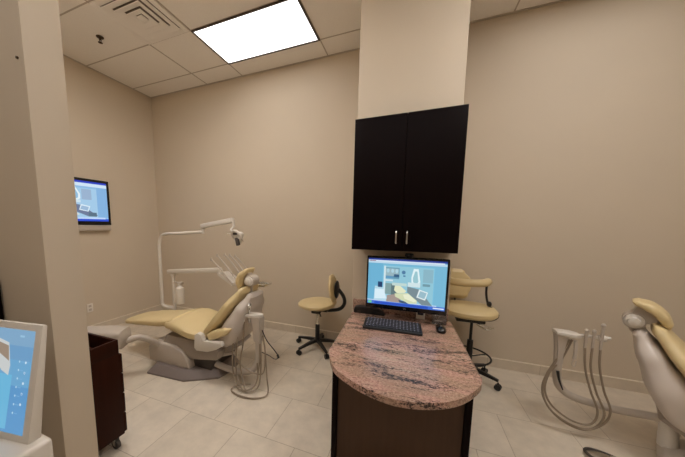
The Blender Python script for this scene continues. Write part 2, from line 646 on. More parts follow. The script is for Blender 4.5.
# sprinkler
sp = thing('fire_sprinkler', 'small brass fire sprinkler head on the ceiling beside the vent', 'sprinkler', (-3.283, 2.056, ZC))
B().lathe([(0.036, 0.0), (0.034, -0.006), (0.014, -0.012)], (-3.283, 2.056, ZC)).build('escutcheon', M['bronze'], sp)
b = B().cyl((-3.283, 2.056, ZC - 0.01), (-3.283, 2.056, ZC - 0.03), 0.011)
for k in (-1, 1):
    b.tube([(-3.283 + k * 0.010, 2.056, ZC - 0.028), (-3.283 + k * 0.018, 2.056, ZC - 0.042), (-3.283, 2.056, ZC - 0.058)], 0.003, 6)
b.build('nozzle', M['bronze'], sp)
B().lathe([(0.004, -0.060), (0.022, -0.058), (0.022, -0.056), (0.004, -0.055)], (-3.283, 2.056, ZC)).build('deflector', M['bronze'], sp)


# ------------------------------------------------------------------ screens
SCREEN_CACHE = {}


def scr(rgb, k=1.0):
    if rgb not in SCREEN_CACHE:
        SCREEN_CACHE[rgb] = emit('screen_%02x%02x%02x' % rgb, rgb, k)
    return SCREEN_CACHE[rgb]


def layered_screen(name, parent, O, U, V, N, layers):
    """O = top-left corner, U = right vector, V = down vector, N = outward normal; layers = [(rgb, polygon)]"""
    O, U, V, N = Vector(O), Vector(U), Vector(V), Vector(N).normalized()
    mats_, idx = [], {}
    b_ = B()
    for i, (rgb, poly) in enumerate(layers):
        if rgb not in idx:
            idx[rgb] = len(mats_)
            mats_.append(scr(rgb))
        f = b_.bm.faces.new([b_.bm.verts.new(O + U * x + V * y + N * (0.00012 * i)) for x, y in poly])
        f.normal_update()
        if f.normal.dot(N) < 0:
            f.normal_flip()
        f.material_index = idx[rgb]
    return b_.build(name, mats_, parent)


def rect(x0, y0, x1, y1):
    return [(x0, y0), (x1, y0), (x1, y1), (x0, y1)]


def blob(cx, cy, rx, ry, n=12, a0=0.0):
    return [(cx + rx * math.cos(a0 + 2 * PI * k / n), cy + ry * math.sin(a0 + 2 * PI * k / n)) for k in range(n)]


OFFICE = [
    ((116, 182, 212), rect(0, 0, 1, 1)),
    ((106, 176, 210), rect(0, 0.1, 0.2, 0.93)),
    ((120, 190, 220), rect(0.2, 0.14, 0.86, 0.93)),
    ((34, 60, 150), rect(0, 0, 1, 0.04)),
    ((214, 226, 240), rect(0, 0.035, 0.97, 0.065)),
    ((186, 214, 232), rect(0, 0.062, 1, 0.10)),
    ((150, 90, 120), rect(0.01, 0.045, 0.1, 0.06)),
    ((60, 110, 210), rect(0, 0.925, 1, 1)),
    ((190, 214, 236), rect(0, 0.905, 0.9, 0.928)),
    ((30, 76, 190), rect(0.1, 0.945, 0.8, 0.99)),
    ((220, 230, 240), rect(0.86, 0.95, 0.99, 0.975)),
    ((110, 200, 150), rect(0.01, 0.94, 0.06, 0.99)),
    # room picture
    ((142, 196, 214), rect(0.23, 0.15, 0.85, 0.9)),
    ((96, 150, 176), rect(0.23, 0.18, 0.42, 0.42)),
    ((150, 180, 190), rect(0.24, 0.20, 0.41, 0.36)),
    ((168, 206, 220), blob(0.27, 0.25, 0.02, 0.045)),
    ((168, 206, 220), blob(0.33, 0.25, 0.02, 0.045)),
    ((168, 206, 220), blob(0.385, 0.25, 0.02, 0.045)),
    ((44, 92, 130), rect(0.35, 0.32, 0.42, 0.38)),
    ((70, 120, 160), blob(0.475, 0.27, 0.025, 0.04)),
    ((70, 120, 160), rect(0.47, 0.33, 0.50, 0.36)),
    ((92, 150, 190), rect(0.235, 0.37, 0.34, 0.42)),
    ((206, 226, 232), rect(0.215, 0.15, 0.24, 0.84)),
    ((204, 224, 232), rect(0.24, 0.44, 0.34, 0.475)),
    ((126, 158, 160), rect(0.24, 0.52, 0.42, 0.76)),
    ((92, 118, 122), rect(0.32, 0.54, 0.42, 0.78)),
    ((222, 240, 244), [(0.60, 0.18), (0.66, 0.18), (0.69, 0.45), (0.66, 0.53), (0.58, 0.50), (0.575, 0.36)]),
    ((150, 196, 206), [(0.62, 0.23), (0.645, 0.23), (0.665, 0.44), (0.645, 0.49), (0.60, 0.46), (0.595, 0.37)]),
    ((136, 180, 196), rect(0.72, 0.18, 0.84, 0.45)),
    ((206, 226, 230), rect(0.535, 0.47, 0.69, 0.56)),
    ((110, 150, 164), rect(0.72, 0.48, 0.81, 0.53)),
    ((190, 214, 210), rect(0.33, 0.50, 0.52, 0.56)),
    ((118, 138, 146), [(0.53, 0.56), (0.68, 0.60), (0.85, 0.92), (0.72, 0.92), (0.53, 0.68)]),
    ((160, 146, 140), [(0.27, 0.78), (0.40, 0.74), (0.48, 0.92), (0.26, 0.92)]),
    ((224, 228, 194), [(0.37, 0.56), (0.44, 0.56), (0.52, 0.66), (0.50, 0.70), (0.40, 0.72), (0.36, 0.66)]),
    ((208, 216, 178), [(0.37, 0.73), (0.54, 0.70), (0.66, 0.84), (0.66, 0.90), (0.56, 0.92), (0.38, 0.80)]),
    ((230, 234, 206), [(0.48, 0.74), (0.55, 0.72), (0.655, 0.85), (0.62, 0.88), (0.50, 0.82)]),
    ((60, 82, 110), [(0.42, 0.86), (0.50, 0.88), (0.56, 0.93), (0.44, 0.92)]),
    ((222, 234, 236), [(0.68, 0.60), (0.79, 0.65), (0.76, 0.82), (0.65, 0.77)]),
    ((150, 186, 200), [(0.695, 0.63), (0.775, 0.665), (0.75, 0.79), (0.67, 0.755)]),
    ((178, 214, 230), [(0.10, 0.60), (0.20, 0.60), (0.27, 0.84), (0.26, 0.90), (0.09, 0.90)]),
    ((214, 236, 246), [(0.10, 0.66), (0.22, 0.66), (0.26, 0.86), (0.10, 0.88)]),
    ((28, 62, 104), rect(0.14, 0.50, 0.20, 0.62)),
]

TVPIC = [
    ((140, 186, 226), rect(0, 0, 1, 1)),
    ((26, 58, 190), rect(0, 0, 1, 0.06)),
    ((206, 226, 244), rect(0, 0.05, 1, 0.13)),
    ((28, 74, 210), rect(0, 0.94, 1, 1)),
    ((190, 214, 244), rect(0, 0.90, 0.95, 0.945)),
    ((128, 176, 222), rect(0.84, 0.14, 1, 0.9)),
    ((160, 200, 230), rect(0.2, 0.18, 0.84, 0.9)),
    ((226, 240, 248), [(0.50, 0.16), (0.54, 0.16), (0.60, 0.32), (0.60, 0.44), (0.53, 0.50), (0.46, 0.46), (0.45, 0.34)]),
    ((138, 186, 220), [(0.51, 0.22), (0.54, 0.22), (0.575, 0.34), (0.57, 0.42), (0.53, 0.46), (0.48, 0.42), (0.48, 0.34)]),
    ((150, 176, 206), rect(0.62, 0.2, 0.76, 0.46)),
    ((206, 226, 240), rect(0.44, 0.47, 0.60, 0.54)),
    ((104, 118, 150), [(0.46, 0.56), (0.60, 0.60), (0.84, 0.86), (0.70, 0.88), (0.46, 0.72)]),
    ((222, 236, 246), [(0.60, 0.58), (0.73, 0.62), (0.70, 0.76), (0.57, 0.72)]),
    ((152, 184, 214), [(0.61, 0.61), (0.71, 0.64), (0.69, 0.74), (0.585, 0.70)]),
    ((226, 226, 220), [(0.34, 0.66), (0.46, 0.70), (0.58, 0.84), (0.40, 0.86)]),
    ((84, 110, 130), rect(0.70, 0.78, 0.82, 0.88)),
]

# television on the left wall
tv = thing('television', 'black wall-mounted television with a blue image on the left wall', 'television', (XL, 2.2, 1.42))
TY0, TY1, TZ0, TZ1, TX = 1.60, 2.47, 1.475, 2.075, -4.0
B().box((TX - 0.015, (TY0 + TY1) / 2, (TZ0 + TZ1) / 2), (0.045, TY1 - TY0, TZ1 - TZ0), 0.006).build('frame', M['blackgloss'], tv)
layered_screen('screen', tv, (TX + 0.0085, TY0 + 0.035, TZ1 - 0.035), (0, TY1 - TY0 - 0.07, 0), (0, 0, -(TZ1 - TZ0 - 0.085)), (1, 0, 0), TVPIC)
B().box((TX - 0.018, (TY0 + TY1) / 2, 1.436), (0.055, TY1 - TY0 - 0.01, 0.076), 0.008).build('speaker_bar', M['greywhite'], tv)
B().box((XL + 0.007, (TY0 + TY1) / 2, 1.75), (0.014, 0.30, 0.24)).build('wall_bracket', M['black'], tv)

# outlet on the left wall
ol = thing('wall_outlet', 'white electrical outlet low on the left wall below the television', 'outlet', (XL, 2.148, 0.30))
B().box((XL + 0.003, 2.148, 0.352), (0.006, 0.072, 0.116), 0.0025).build('cover_plate', M['outlet'], ol)
for dz in (-0.024, 0.024):
    B().box((XL + 0.0065, 2.148, 0.352 + dz), (0.002, 0.034, 0.030), 0.0008).build('socket', M['greywhite'], ol)

# small hook on the near face of the left partition
b = B().cyl((-1.439, 0.598, 2.12), (-1.439, 0.592, 2.12), 0.005, seg=12)
tag(at_origin(b.build('wall_nail', M['bronze'])), 'tiny dark nail head high on the front face of the left partition wall', 'nail')

# ------------------------------------------------------------------ wall cabinet on the wing wall
cb = thing('wall_cabinet', 'dark espresso two-door wall cabinet hung above the computer monitor', 'cabinet', (-0.078, 2.13, 1.32))
CX0, CX1, CYF, CZ0, CZ1 = -0.432, 0.278, 1.972, 1.32, 2.258
B().box(((CX0 + CX1) / 2, (CYF + 0.021 + PY) / 2, (CZ0 + CZ1) / 2), (CX1 - CX0, PY - CYF - 0.021, CZ1 - CZ0), 0.0015).build('cabinet_body', M['espresso'], cb)
for x0, x1, hx in ((CX0, -0.0785, -0.1145), (-0.0755, CX1, -0.0425)):
    d = B().box(((x0 + x1) / 2, CYF + 0.0095, (CZ0 + CZ1) / 2), (x1 - x0, 0.019, CZ1 - CZ0 - 0.004), 0.0015).build('door', M['espresso'], cb)
    h = B().tube([(hx, CYF + 0.001, 1.462), (hx, CYF - 0.022, 1.456), (hx, CYF - 0.026, 1.42), (hx, CYF - 0.022, 1.384), (hx, CYF + 0.001, 1.378)], 0.0052, 8)
    h.build('handle', M['nickel'], d)

# ------------------------------------------------------------------ counter
ct = thing('counter_base', 'dark wood base with recessed brown end panel under the granite counter', 'cabinet', (-0.05, 1.9, 0))
for x0, x1 in ((-0.424, -0.392), (0.299, 0.331)):
    B().box(((x0 + x1) / 2, (1.49 + 2.262) / 2, 0.364), (x1 - x0, 2.262 - 1.49, 0.728), 0.002).build('side_panel', M['espresso'], ct)
b = B()
pp = []
for k in range(13):
    t = k / 12
    x = -0.392 + t * 0.691
    pp.append((x, 1.520 + 0.030 * (2 * t - 1) ** 2 * -1 + 0.03, 0))
poly = pp + [(0.299, 1.575, 0), (-0.392, 1.575, 0)]
b.prism(poly, (0, 0, 0.728))
b.build('end_panel', M['panel'], ct)

gt = thing('granite_countertop', 'pink and brown granite countertop with a rounded front end', 'countertop', (-0.05, 1.75, 0.72))
out = [(-0.434, 1.50), (-0.431, 1.435), (-0.360, 1.278), (-0.258, 1.192), (-0.149, 1.138), (-0.035, 1.117), (0.075, 1.138),
       (0.178, 1.190), (0.258, 1.266), (0.331, 1.381), (0.352, 1.47)]
oc = [(p.x, p.y, 0.728) for p in catmull([(x, y, 0) for x, y in out], 6)]
poly = [(-0.467, 2.272, 0.728)] + oc + [(0.311, 2.272, 0.728)]
B().prism(poly, (0, 0, 0.032), 0.0145, 5).build('worktop', M['granite'], gt, angle=50)
bsp = B().box(((-0.467 + 0.284) / 2, 2.262, 0.8105), (0.751, 0.022, 0.10), 0.003).build('granite_backsplash', M['granite'])

tag(at_origin(bsp), 'low strip of pink granite backsplash against the wall behind the monitor', 'backsplash')

# ------------------------------------------------------------------ things on the counter
mo = thing('computer_monitor', 'black flat computer monitor showing a blue dental program on the counter', 'monitor', (-0.045, 2.15, 0.76))
MX0, MX1, MYF, MZ0, MZ1 = -0.331, 0.252, 2.085, 0.853, 1.266
mb = B().box(((MX0 + MX1) / 2, MYF + 0.022, (MZ0 + MZ1) / 2), (MX1 - MX0, 0.040, MZ1 - MZ0), 0.006)
mb.build('frame', M['blackgloss'], mo)
layered_screen('screen', mo, (MX0 + 0.014, MYF + 0.0012, MZ1 - 0.016), (MX1 - MX0 - 0.030, 0, 0), (0, 0, -(MZ1 - MZ0 - 0.052)), (0, -1, 0), OFFICE)
fc = bpy.data.curves.new('logo', 'FONT')
fc.body = 'LG'
fc.size = 0.017
fc.extrude = 0.0003
fc.align_x = 'CENTER'
fo = bpy.data.objects.new('logo_text', fc)
COL.objects.link(fo)
dg = bpy.context.evaluated_depsgraph_get()
lme = bpy.data.meshes.new_from_object(fo.evaluated_get(dg))
bpy.data.objects.remove(fo)
lo = bpy.data.objects.new('logo', lme)
lme.name = 'logo'
lme.materials.clear()
lme.materials.append(M['nickel'])
lme.transform(Matrix.Translation((-0.035 + 0.045, MYF + 0.0012 - 2.15, MZ0 + 0.014 - 0.76)) @ Matrix.Rotation(PI / 2, 4, 'X'))
COL.objects.link(lo)
lo.parent = mo
B().box((-0.045, 2.20, 1.06), (0.10, 0.15, 0.10), 0.01).build('wall_mount', M['black'], mo)

wc = thing('webcam', 'small black webcam clipped on top of the monitor', 'webcam', (-0.022, 2.105, MZ1))
B().box((-0.022, 2.105, MZ1 + 0.018), (0.062, 0.032, 0.026), 0.010, seg=3).build('webcam_body', M['black'], wc)
B().cyl((-0.022, 2.09, MZ1 + 0.019), (-0.022, 2.086, MZ1 + 0.019), 0.008).build('lens', M['blackgloss'], wc)
B().box((-0.022, 2.108, MZ1 + 0.003), (0.036, 0.038, 0.006), 0.001).build('clip', M['black'], wc)

KR = Euler((0, 0, 0.035)).to_matrix().to_4x4()
kb = thing('computer_keyboard', 'black computer keyboard on the granite counter in front of the monitor', 'keyboard', (-0.113, 1.957, 0.76))
TK = Matrix.Translation((-0.113, 1.957, 0.76)) @ KR @ Matrix.Rotation(0.035, 4, 'X')
b = B(TK)
b.box((0, 0, 0.012), (0.402, 0.192, 0.018), 0.006, seg=3)
b.build('keyboard_body', M['black'], kb)
b = B(TK)
for r in range(6):
    yk = 0.076 - r * 0.0285
    xs = -0.186
    while xs < 0.182:
        wk = 0.0215
        if r == 5 and -0.11 < xs < -0.05:
            wk = 0.115
        if abs(xs + wk - 0.075) < 0.012:
            xs += 0.008
        b.box((xs + wk / 2, yk, 0.0235), (wk - 0.003, 0.0235, 0.007), 0.0016, seg=1)
        xs += wk
for r in range(6):
    for k in range(16):
        xk = -0.176 + k * 0.0233
        if r == 5 and 2 < k < 9:
            continue
        b.box((xk, 0.076 - r * 0.0285 + 0.003, 0.0272), (0.007, 0.008, 0.0006), mi=1)
b.build('keys', [M['key'], M['keymark']], kb)

ms = thing('computer_mouse', 'small black computer mouse right of the keyboard', 'mouse', (0.216, 2.035, 0.76))
TM = Matrix.Translation((0.216, 2.035, 0.76))
b = B(TM)
rings = []
for z, k in ((0.0, 0.94), (0.006, 1.0), (0.016, 0.98), (0.026, 0.86), (0.034, 0.62), (0.038, 0.25)):
    rings.append([(0.034 * k * math.copysign(abs(math.cos(a)) ** 0.8, math.cos(a)), 0.066 * k * math.copysign(abs(math.sin(a)) ** 0.8, math.sin(a)), z)
                  for a in [2 * PI * q / 24 for q in range(24)]])
b.ring_loft(rings)
b.build('mouse_body', M['blackgloss'], ms)
B(TM).box((0, 0.026, 0.034), (0.006, 0.022, 0.010), 0.002).build('scroll_wheel', M['darkgrey'], ms)
B(TM).box((0, -0.012, 0.0375), (0.013, 0.016, 0.002), 0.0006).build('emblem', M['nickel'], ms)

b = B()
b.prism([(-0.445, 0, 0.7605), (-0.19, 0, 0.7605), (-0.20, 0, 0.782), (-0.24, 0, 0.802), (-0.32, 0, 0.815), (-0.40, 0, 0.818), (-0.44, 0, 0.806)], (0, 0.06, 0), 0.004)
bmesh.ops.translate(b.bm, verts=b.bm.verts, vec=(0, 2.185, 0))
bx = thing('desk_device', 'low black electronic box lying behind the left end of the keyboard', 'electronic device', (-0.30, 2.2, 0.76))
b.build('device_body', M['black'], bx)
B().box((-0.40, 2.1845, 0.778), (0.03, 0.003, 0.008), 0.001).build('button', M['darkgrey'], bx)

cd = thing('card_holder', 'small white stand with a dark navy face below the monitor', 'desk stand', (0.082, 2.235, 0.7605))
B().box((0.084, 2.240, 0.8085), (0.066, 0.016, 0.096), 0.003).build('holder_frame', M['outlet'], cd)
B().box((0.084, 2.2305, 0.823), (0.044, 0.004, 0.058), 0.001).build('display_face', M['navy'], cd)

tr = thing('acrylic_tray', 'small clear acrylic tray under the right end of the monitor', 'tray', (0.215, 2.205, 0.76))
b = B()
for sx in (-1, 1):
    b.box((0.215 + sx * 0.048, 2.205, 0.788), (0.005, 0.07, 0.056), 0.001)
for sy in (-1, 1):
    b.box((0.215, 2.205 + sy * 0.033, 0.788), (0.091, 0.005, 0.056), 0.001)
b.box((0.215, 2.205, 0.7625), (0.091, 0.061, 0.005))
b.build('tray_body', M['clear'], tr)
B().box((0.215, 2.205, 0.776), (0.05, 0.03, 0.010), 0.003).build('contents', M['chrome'], tr)


# ------------------------------------------------------------------ stools
def star_base(root, x, y, ang0, R=0.30, hub_z=0.11):
    for k in range(5):
        a = ang0 + 2 * PI * k / 5
        ca, sa = math.cos(a), math.sin(a)
        lb = B()
        lb.ring_loft([[(x + ca * r - sa * w, y + sa * r + ca * w, z + dz)
                       for w, dz in ((-hw, -hh), (hw, -hh), (hw * 0.7, hh), (-hw * 0.7, hh))]
                      for r, z, hw, hh in ((0.02, hub_z, 0.024, 0.020), (R * 0.5, hub_z - 0.012, 0.020, 0.015), (R, hub_z - 0.035, 0.014, 0.010))])
        leg = lb.build('leg', M['black'], root)
        cbm = B()
        cx, cy = x + ca * R, y + sa * R
        cbm.cyl((cx, cy, 0.058), (cx, cy, 0.072), 0.007, seg=8)
        for s_ in (-1, 1):
            px, py = -sa * 0.014 * s_, ca * 0.014 * s_
            cbm.cyl((cx + px * 0.35, cy + py * 0.35, 0.0275), (cx + px * 1.5, cy + py * 1.5, 0.0275), 0.0275, seg=16)
        cbm.box((cx, cy, 0.05), (0.022, 0.022, 0.02), 0.006)
        cbm.build('caster', M['black'], leg)
    return root


SX, SY = -1.03, 2.92
st = thing('dental_stool', 'cream operator stool with black frame beside the back wall left of the counter', 'stool', (SX, SY, 0))
star_base(st, SX, SY, math.radians(168), R=0.28)
B().lathe([(0.034, 0.085), (0.036, 0.12), (0.028, 0.14), (0.026, 0.30), (0.022, 0.302)], (SX, SY, 0)).build('gas_cover', M['black'], st)
B().cyl((SX, SY, 0.30), (SX, SY, 0.50), 0.013).build('piston', M['chrome'], st)
TS = Matrix.Translation((0, 0, 0.045))
b = B(TS)
b.box((SX + 0.01, SY, 0.462), (0.26, 0.15, 0.032), 0.010)
b.box((SX - 0.01, SY - 0.02, 0.43), (0.11, 0.09, 0.05), 0.014)
b.tube([(SX + 0.03, SY - 0.05, 0.44), (SX + 0.08, SY - 0.12, 0.41)], 0.008, 8)
b.build('seat_mechanism', M['black'], st)
# seat: domed round cushion, raised towards the back
b = B(TS)
rings = []
for r, z in ((0.02, 0.478), (0.14, 0.474), (0.20, 0.486), (0.225, 0.508), (0.225, 0.528), (0.205, 0.548), (0.16, 0.562), (0.09, 0.568), (0.015, 0.568)):
    rg = []
    for q in range(36):
        a = 2 * PI * q / 36
        ex_ = 1.07 if math.cos(a) < 0 else 1.0
        lift = 0.055 * max(0, (r * math.cos(a)) / 0.22 - 0.35) ** 1.2 * (1 if z > 0.5 else 0.6) - 0.012 * max(0, -(r * math.cos(a)) / 0.22)
        rg.append((SX + r * ex_ * math.cos(a), SY + r * 0.98 * math.sin(a), z + lift))
    rings.append(rg)
b.ring_loft(rings)
b.build('seat', M['cream'], st)
# backrest
b = B(TS)
b.cushion([(SX + 0.205, SY, 0.60), (SX + 0.195, SY, 0.68), (SX + 0.18, SY, 0.77), (SX + 0.165, SY, 0.855)], [0.10, 0.15, 0.15, 0.085], [0.04, 0.05, 0.05, 0.04], yc=0, lat=(0, 1, 0), endr=0.03)
b.build('backrest', M['cream'], st)
b = B(TS)
b.ell((SX + 0.232, SY, 0.715), (0.026, 0.08, 0.105))
b.build('backrest_shell', M['black'], st)
b = B(TS)
b.tube([(SX + 0.02, SY, 0.45), (SX + 0.16, SY, 0.455), (SX + 0.275, SY, 0.49), (SX + 0.325, SY, 0.56), (SX + 0.312, SY, 0.64), (SX + 0.25, SY, 0.72)], 0.021, 10)
b.build('back_arm', M['black'], st)

RX, RY = 0.575, 2.89
rs = thing('assistant_stool', 'cream assistant stool with padded arm and footring behind the counter at right', 'stool', (RX, RY, 0))
star_base(rs, RX, RY, math.radians(-27), R=0.25, hub_z=0.125)
RX -= 0.035
B().lathe([(0.034, 0.09), (0.036, 0.13), (0.028, 0.15), (0.026, 0.40), (0.022, 0.402)], (RX + 0.03, RY, 0)).build('gas_cover', M['black'], rs)
B().cyl((RX + 0.03, RY, 0.40), (RX + 0.03, RY, 0.62), 0.013).build('piston', M['black'], rs)
b = B()
rr = [(RX + 0.21 * math.cos(2 * PI * k / 20), RY + 0.21 * math.sin(2 * PI * k / 20), 0.245) for k in range(20)]
b.tube(rr, 0.0085, 8, 2, closed=True)
for k in range(3):
    a = 2 * PI * k / 3 + 0.4
    b.tube([(RX + 0.02 * math.cos(a), RY + 0.02 * math.sin(a), 0.225), (RX + 0.21 * math.cos(a), RY + 0.21 * math.sin(a), 0.245)], 0.006, 6)
b.build('foot_ring', M['black'], rs)
b = B().box((RX, RY, 0.620), (0.24, 0.22, 0.03), 0.008)
b.build('seat_plate', M['black'], rs)
b = B().tube([(RX + 0.05, RY - 0.10, 0.592), (RX + 0.12, RY - 0.16, 0.575), (RX + 0.18, RY - 0.13, 0.59)], 0.006, 8)
b.tube([(RX + 0.06, RY - 0.06, 0.59), (RX + 0.17, RY - 0.08, 0.57)], 0.006, 8)
b.build('height_lever', M['chrome'], rs)
b = B()
rings = []
for r, z in ((0.02, 0.614), (0.16, 0.612), (0.212, 0.622), (0.232, 0.645), (0.232, 0.672), (0.21, 0.696), (0.16, 0.708), (0.08, 0.711), (0.015, 0.711)):
    rings.append([(RX + r * math.copysign(abs(math.cos(a)) ** 0.9, math.cos(a)), RY + 0.96 * r * math.copysign(abs(math.sin(a)) ** 0.9, math.sin(a)), z + 0.04)
                  for a in [2 * PI * q / 36 for q in range(36)]])
b.ring_loft(rings)
b.build('seat', M['cream'], rs)
b = B()
# backrest stands at the back left of the seat
b.cushion([(RX - 0.10, RY + 0.235, 0.78), (RX - 0.10, RY + 0.245, 0.87), (RX - 0.10, RY + 0.25, 0.96), (RX - 0.10, RY + 0.25, 1.03)], [0.12, 0.145, 0.135, 0.08], [0.06, 0.07, 0.065, 0.05], lat=(1, 0, 0), endr=0.03)
b.build('backrest', M['cream'], rs)
b = B().bar((RX - 0.09, RY + 0.08, 0.615), (RX - 0.09, RY + 0.285, 0.615), 0.05, 0.012)
b.bar((RX - 0.09, RY + 0.287, 0.61), (RX - 0.09, RY + 0.287, 0.95), 0.012, 0.045)
b.build('back_bracket', M['black'], rs)
b = B()
b.tube([(RX - 0.20, RY + 0.14, 0.965), (RX - 0.185, RY + 0.02, 0.968), (RX - 0.10, RY - 0.055, 0.972), (RX + 0.02, RY - 0.07, 0.978), (RX + 0.09, RY - 0.06, 0.984), (RX + 0.13, RY - 0.01, 0.988)], 0.036, 14)
b.ell((RX + 0.13, RY - 0.01, 0.988), (0.036, 0.036, 0.036), 14)
b.ell((RX - 0.20, RY + 0.14, 0.965), (0.036, 0.036, 0.036), 14)
b.build('arm_pad', M['cream'], rs)
b = B().tube([(RX + 0.125, RY - 0.005, 0.955), (RX + 0.13, RY + 0.0, 0.86), (RX + 0.16, RY + 0.01, 0.76), (RX + 0.243, RY + 0.02, 0.67), (RX + 0.19, RY + 0.02, 0.612), (RX + 0.08, RY + 0.02, 0.612)], 0.010, 8)
b.ell((RX + 0.16, RY + 0.005, 0.775), (0.022, 0.022, 0.026), 12)
b.build('arm_post', M['black'], rs)

# ------------------------------------------------------------------ rolling cart behind the partition
ca_ = thing('rolling_cart', 'dark cherry wood cart on casters behind the left partition wall', 'cart', (-1.96, 0.91, 0))
KX0, KX1, KY0, KY1, KZ0, KZ1 = -2.20, -1.738, 0.755, 1.062, 0.095, 0.752
b = B()
b.box(((KX0 + KX1) / 2, (KY0 + KY1) / 2, (KZ0 + 0.66) / 2), (KX1 - KX0, KY1 - KY0, 0.66 - KZ0), 0.002)
for x_ in (KX0 + 0.009, KX1 - 0.009):
    b.box((x_, (KY0 + KY1) / 2, 0.705), (0.018, KY1 - KY0, 0.094), 0.002)
for y_ in (KY0 + 0.009, KY1 - 0.009):
    b.box(((KX0 + KX1) / 2, y_, 0.705), (KX1 - KX0 - 0.036, 0.018, 0.094), 0.002)
b.build('cart_body', M['cartwood'], ca_)
for k in range(4):
    z0 = 0.105 + k * 0.138
    d = B().box(((KX0 + KX1) / 2, KY1 + 0.010, z0 + 0.065), (KX1 - KX0 - 0.006, 0.019, 0.13), 0.003).build('drawer', M['cartwood'], ca_)
    B().tube([(-2.05, KY1 + 0.018, z0 + 0.09), (-2.04, KY1 + 0.042, z0 + 0.09), (-1.90, KY1 + 0.042, z0 + 0.09), (-1.89, KY1 + 0.018, z0 + 0.09)], 0.004, 6).build('drawer_pull', M['nickel'], d)
for x_ in (KX0 + 0.05, KX1 - 0.04):
    for y_ in (KY0 + 0.05, KY1 - 0.035):
        b = B()
        b.cyl((x_, y_ - 0.011, 0.032), (x_, y_ + 0.011, 0.032), 0.032, seg=18)
        b.cyl((x_, y_, 0.07), (x_, y_, 0.096), 0.014, seg=12)
        cs = b.build('caster', M['darkgrey'], ca_)
        bf = B()
        for s_ in (-1, 1):
            bf.box((x_, y_ + s_ * 0.0145, 0.052), (0.026, 0.003, 0.052), 0.001)
        bf.box((x_, y_, 0.079), (0.03, 0.034, 0.006), 0.001)
        bf.build('fork', M['chrome'], cs)

# ------------------------------------------------------------------ tall dark cabinet at far left edge
tc_ = thing('tall_cabinet', 'tall dark wood cabinet against the partition wall at the left edge', 'cabinet', (-2.05, 0.42, 0))
B().box((-2.045, 0.455, 0.625), (0.52, 0.275, 1.21), 0.003).build('cabinet_body', M['espresso'], tc_)
for x_ in (-2.173, -1.927):
    d = B().box((x_, 0.308, 0.645), (0.243, 0.018, 1.14), 0.003).build('door', M['espresso'], tc_)
    hx = x_ + (0.085 if x_ < -2.05 else -0.085)
    B().tube([(hx, 0.30, 0.84), (hx, 0.275, 0.83), (hx, 0.275, 0.74), (hx, 0.30, 0.73)], 0.005, 6).build('handle', M['nickel'], d)
B().box((-2.05, 0.465, 0.01), (0.46, 0.22, 0.02)).build('plinth', M['black'], tc_)

# ------------------------------------------------------------------ scanner unit with tilted touch screen
sc_ = thing('scanner_unit', 'white medical scanner unit with a tilted blue touchscreen at the left edge', 'medical device', (-1.30, 0.25, 0))
b = B()
b.box((-1.285, 0.215, 0.44), (0.45, 0.425, 0.72), 0.014, seg=3)
b.build('housing', M['white'], sc_)
B().box((-1.285, 0.215, 0.07), (0.40, 0.37, 0.06), 0.01).build('plinth', M['greywhite'], sc_)
for x_ in (-1.45, -1.12):
    for y_ in (0.07, 0.36):
        B().cyl((x_ - 0.012, y_, 0.028), (x_ + 0.012, y_, 0.028), 0.028, seg=16).build('caster', M['black'], sc_)
# monitor frame: right-top corner at (-1.112, .45, 1.164)
yaw = math.radians(9.2)
til = math.atan2(0.072, 0.364)
Ur = Vector((math.cos(yaw), math.sin(yaw), 0))
Nn = Vector((math.sin(yaw), -math.cos(yaw), 0))
Dn = (Vector((0, 0, -1)) * math.cos(til) + Nn * math.sin(til))
Nf = (Nn * math.cos(til) + Vector((0, 0, 1)) * math.sin(til))
TRc = Vector((-1.105, 0.45, 1.164))
MW, MH = 0.44, 0.372
ctr = TRc - Ur * MW / 2 + Dn * MH / 2
Mm = Matrix(((Ur.x, -Dn.x, Nf.x, 0), (Ur.y, -Dn.y, Nf.y, 0), (Ur.z, -Dn.z, Nf.z, 0), (0, 0, 0, 1)))
b = B()
b.ring_loft([[TRc + Ur * x + Dn * y - Nf * z for x, y, z in pts] for pts in (
    ((-MW, 0, 0), (0, 0, 0), (0, MH, 0), (-MW, MH, 0)),
    ((-MW, 0, 0.014), (0, 0, 0.014), (0, MH, 0.036), (-MW, MH, 0.036)),
    ((-MW + 0.10, 0.08, 0.045), (-0.12, 0.08, 0.045), (-0.12, MH - 0.06, 0.065), (-MW + 0.10, MH - 0.06, 0.065)))])
bmesh.ops.bevel(b.bm, geom=list(b.bm.edges), offset=0.004, segments=2, profile=0.5, affect='EDGES')
ms_ = b.build('monitor_frame', M['white'], sc_)
ICON = [((104, 162, 202), rect(0, 0, 1, 1)),
        ((124, 164, 196), rect(0, 0, 1, 0.16)),
        ((106, 154, 194), rect(0, 0.16, 1, 0.30)),
        ((88, 148, 198), rect(0.0, 0.55, 1, 1)),
        ((104, 178, 214), rect(0.0, 0.45, 0.80, 0.97)),
        ((196, 200, 200), [(0.58, 0.10), (0.72, 0.14), (0.765, 0.36), (0.755, 0.46), (0.67, 0.42), (0.58, 0.32)]),
        ((150, 132, 116), [(0.60, 0.14), (0.72, 0.17), (0.745, 0.32), (0.60, 0.24)])]
for k in range(7):
    yy = 0.31 + 0.082 * k
    ICON.append(((176, 206, 228), blob(0.868, yy, 0.008, 0.011)))
    ICON.append(((120, 170, 210), rect(0.885, yy - 0.004, 0.92, yy + 0.004)))
for k in range(5):
    yy = 0.31 + 0.10 * k
    ICON.append(((200, 220, 236), blob(0.945, yy, 0.010, 0.013)))
    if k % 2 == 1:
        ICON.append(((70, 132, 190), blob(0.945, yy, 0.005, 0.008)))
ICON.append(((150, 190, 216), rect(0.85, 0.05, 0.90, 0.07)))
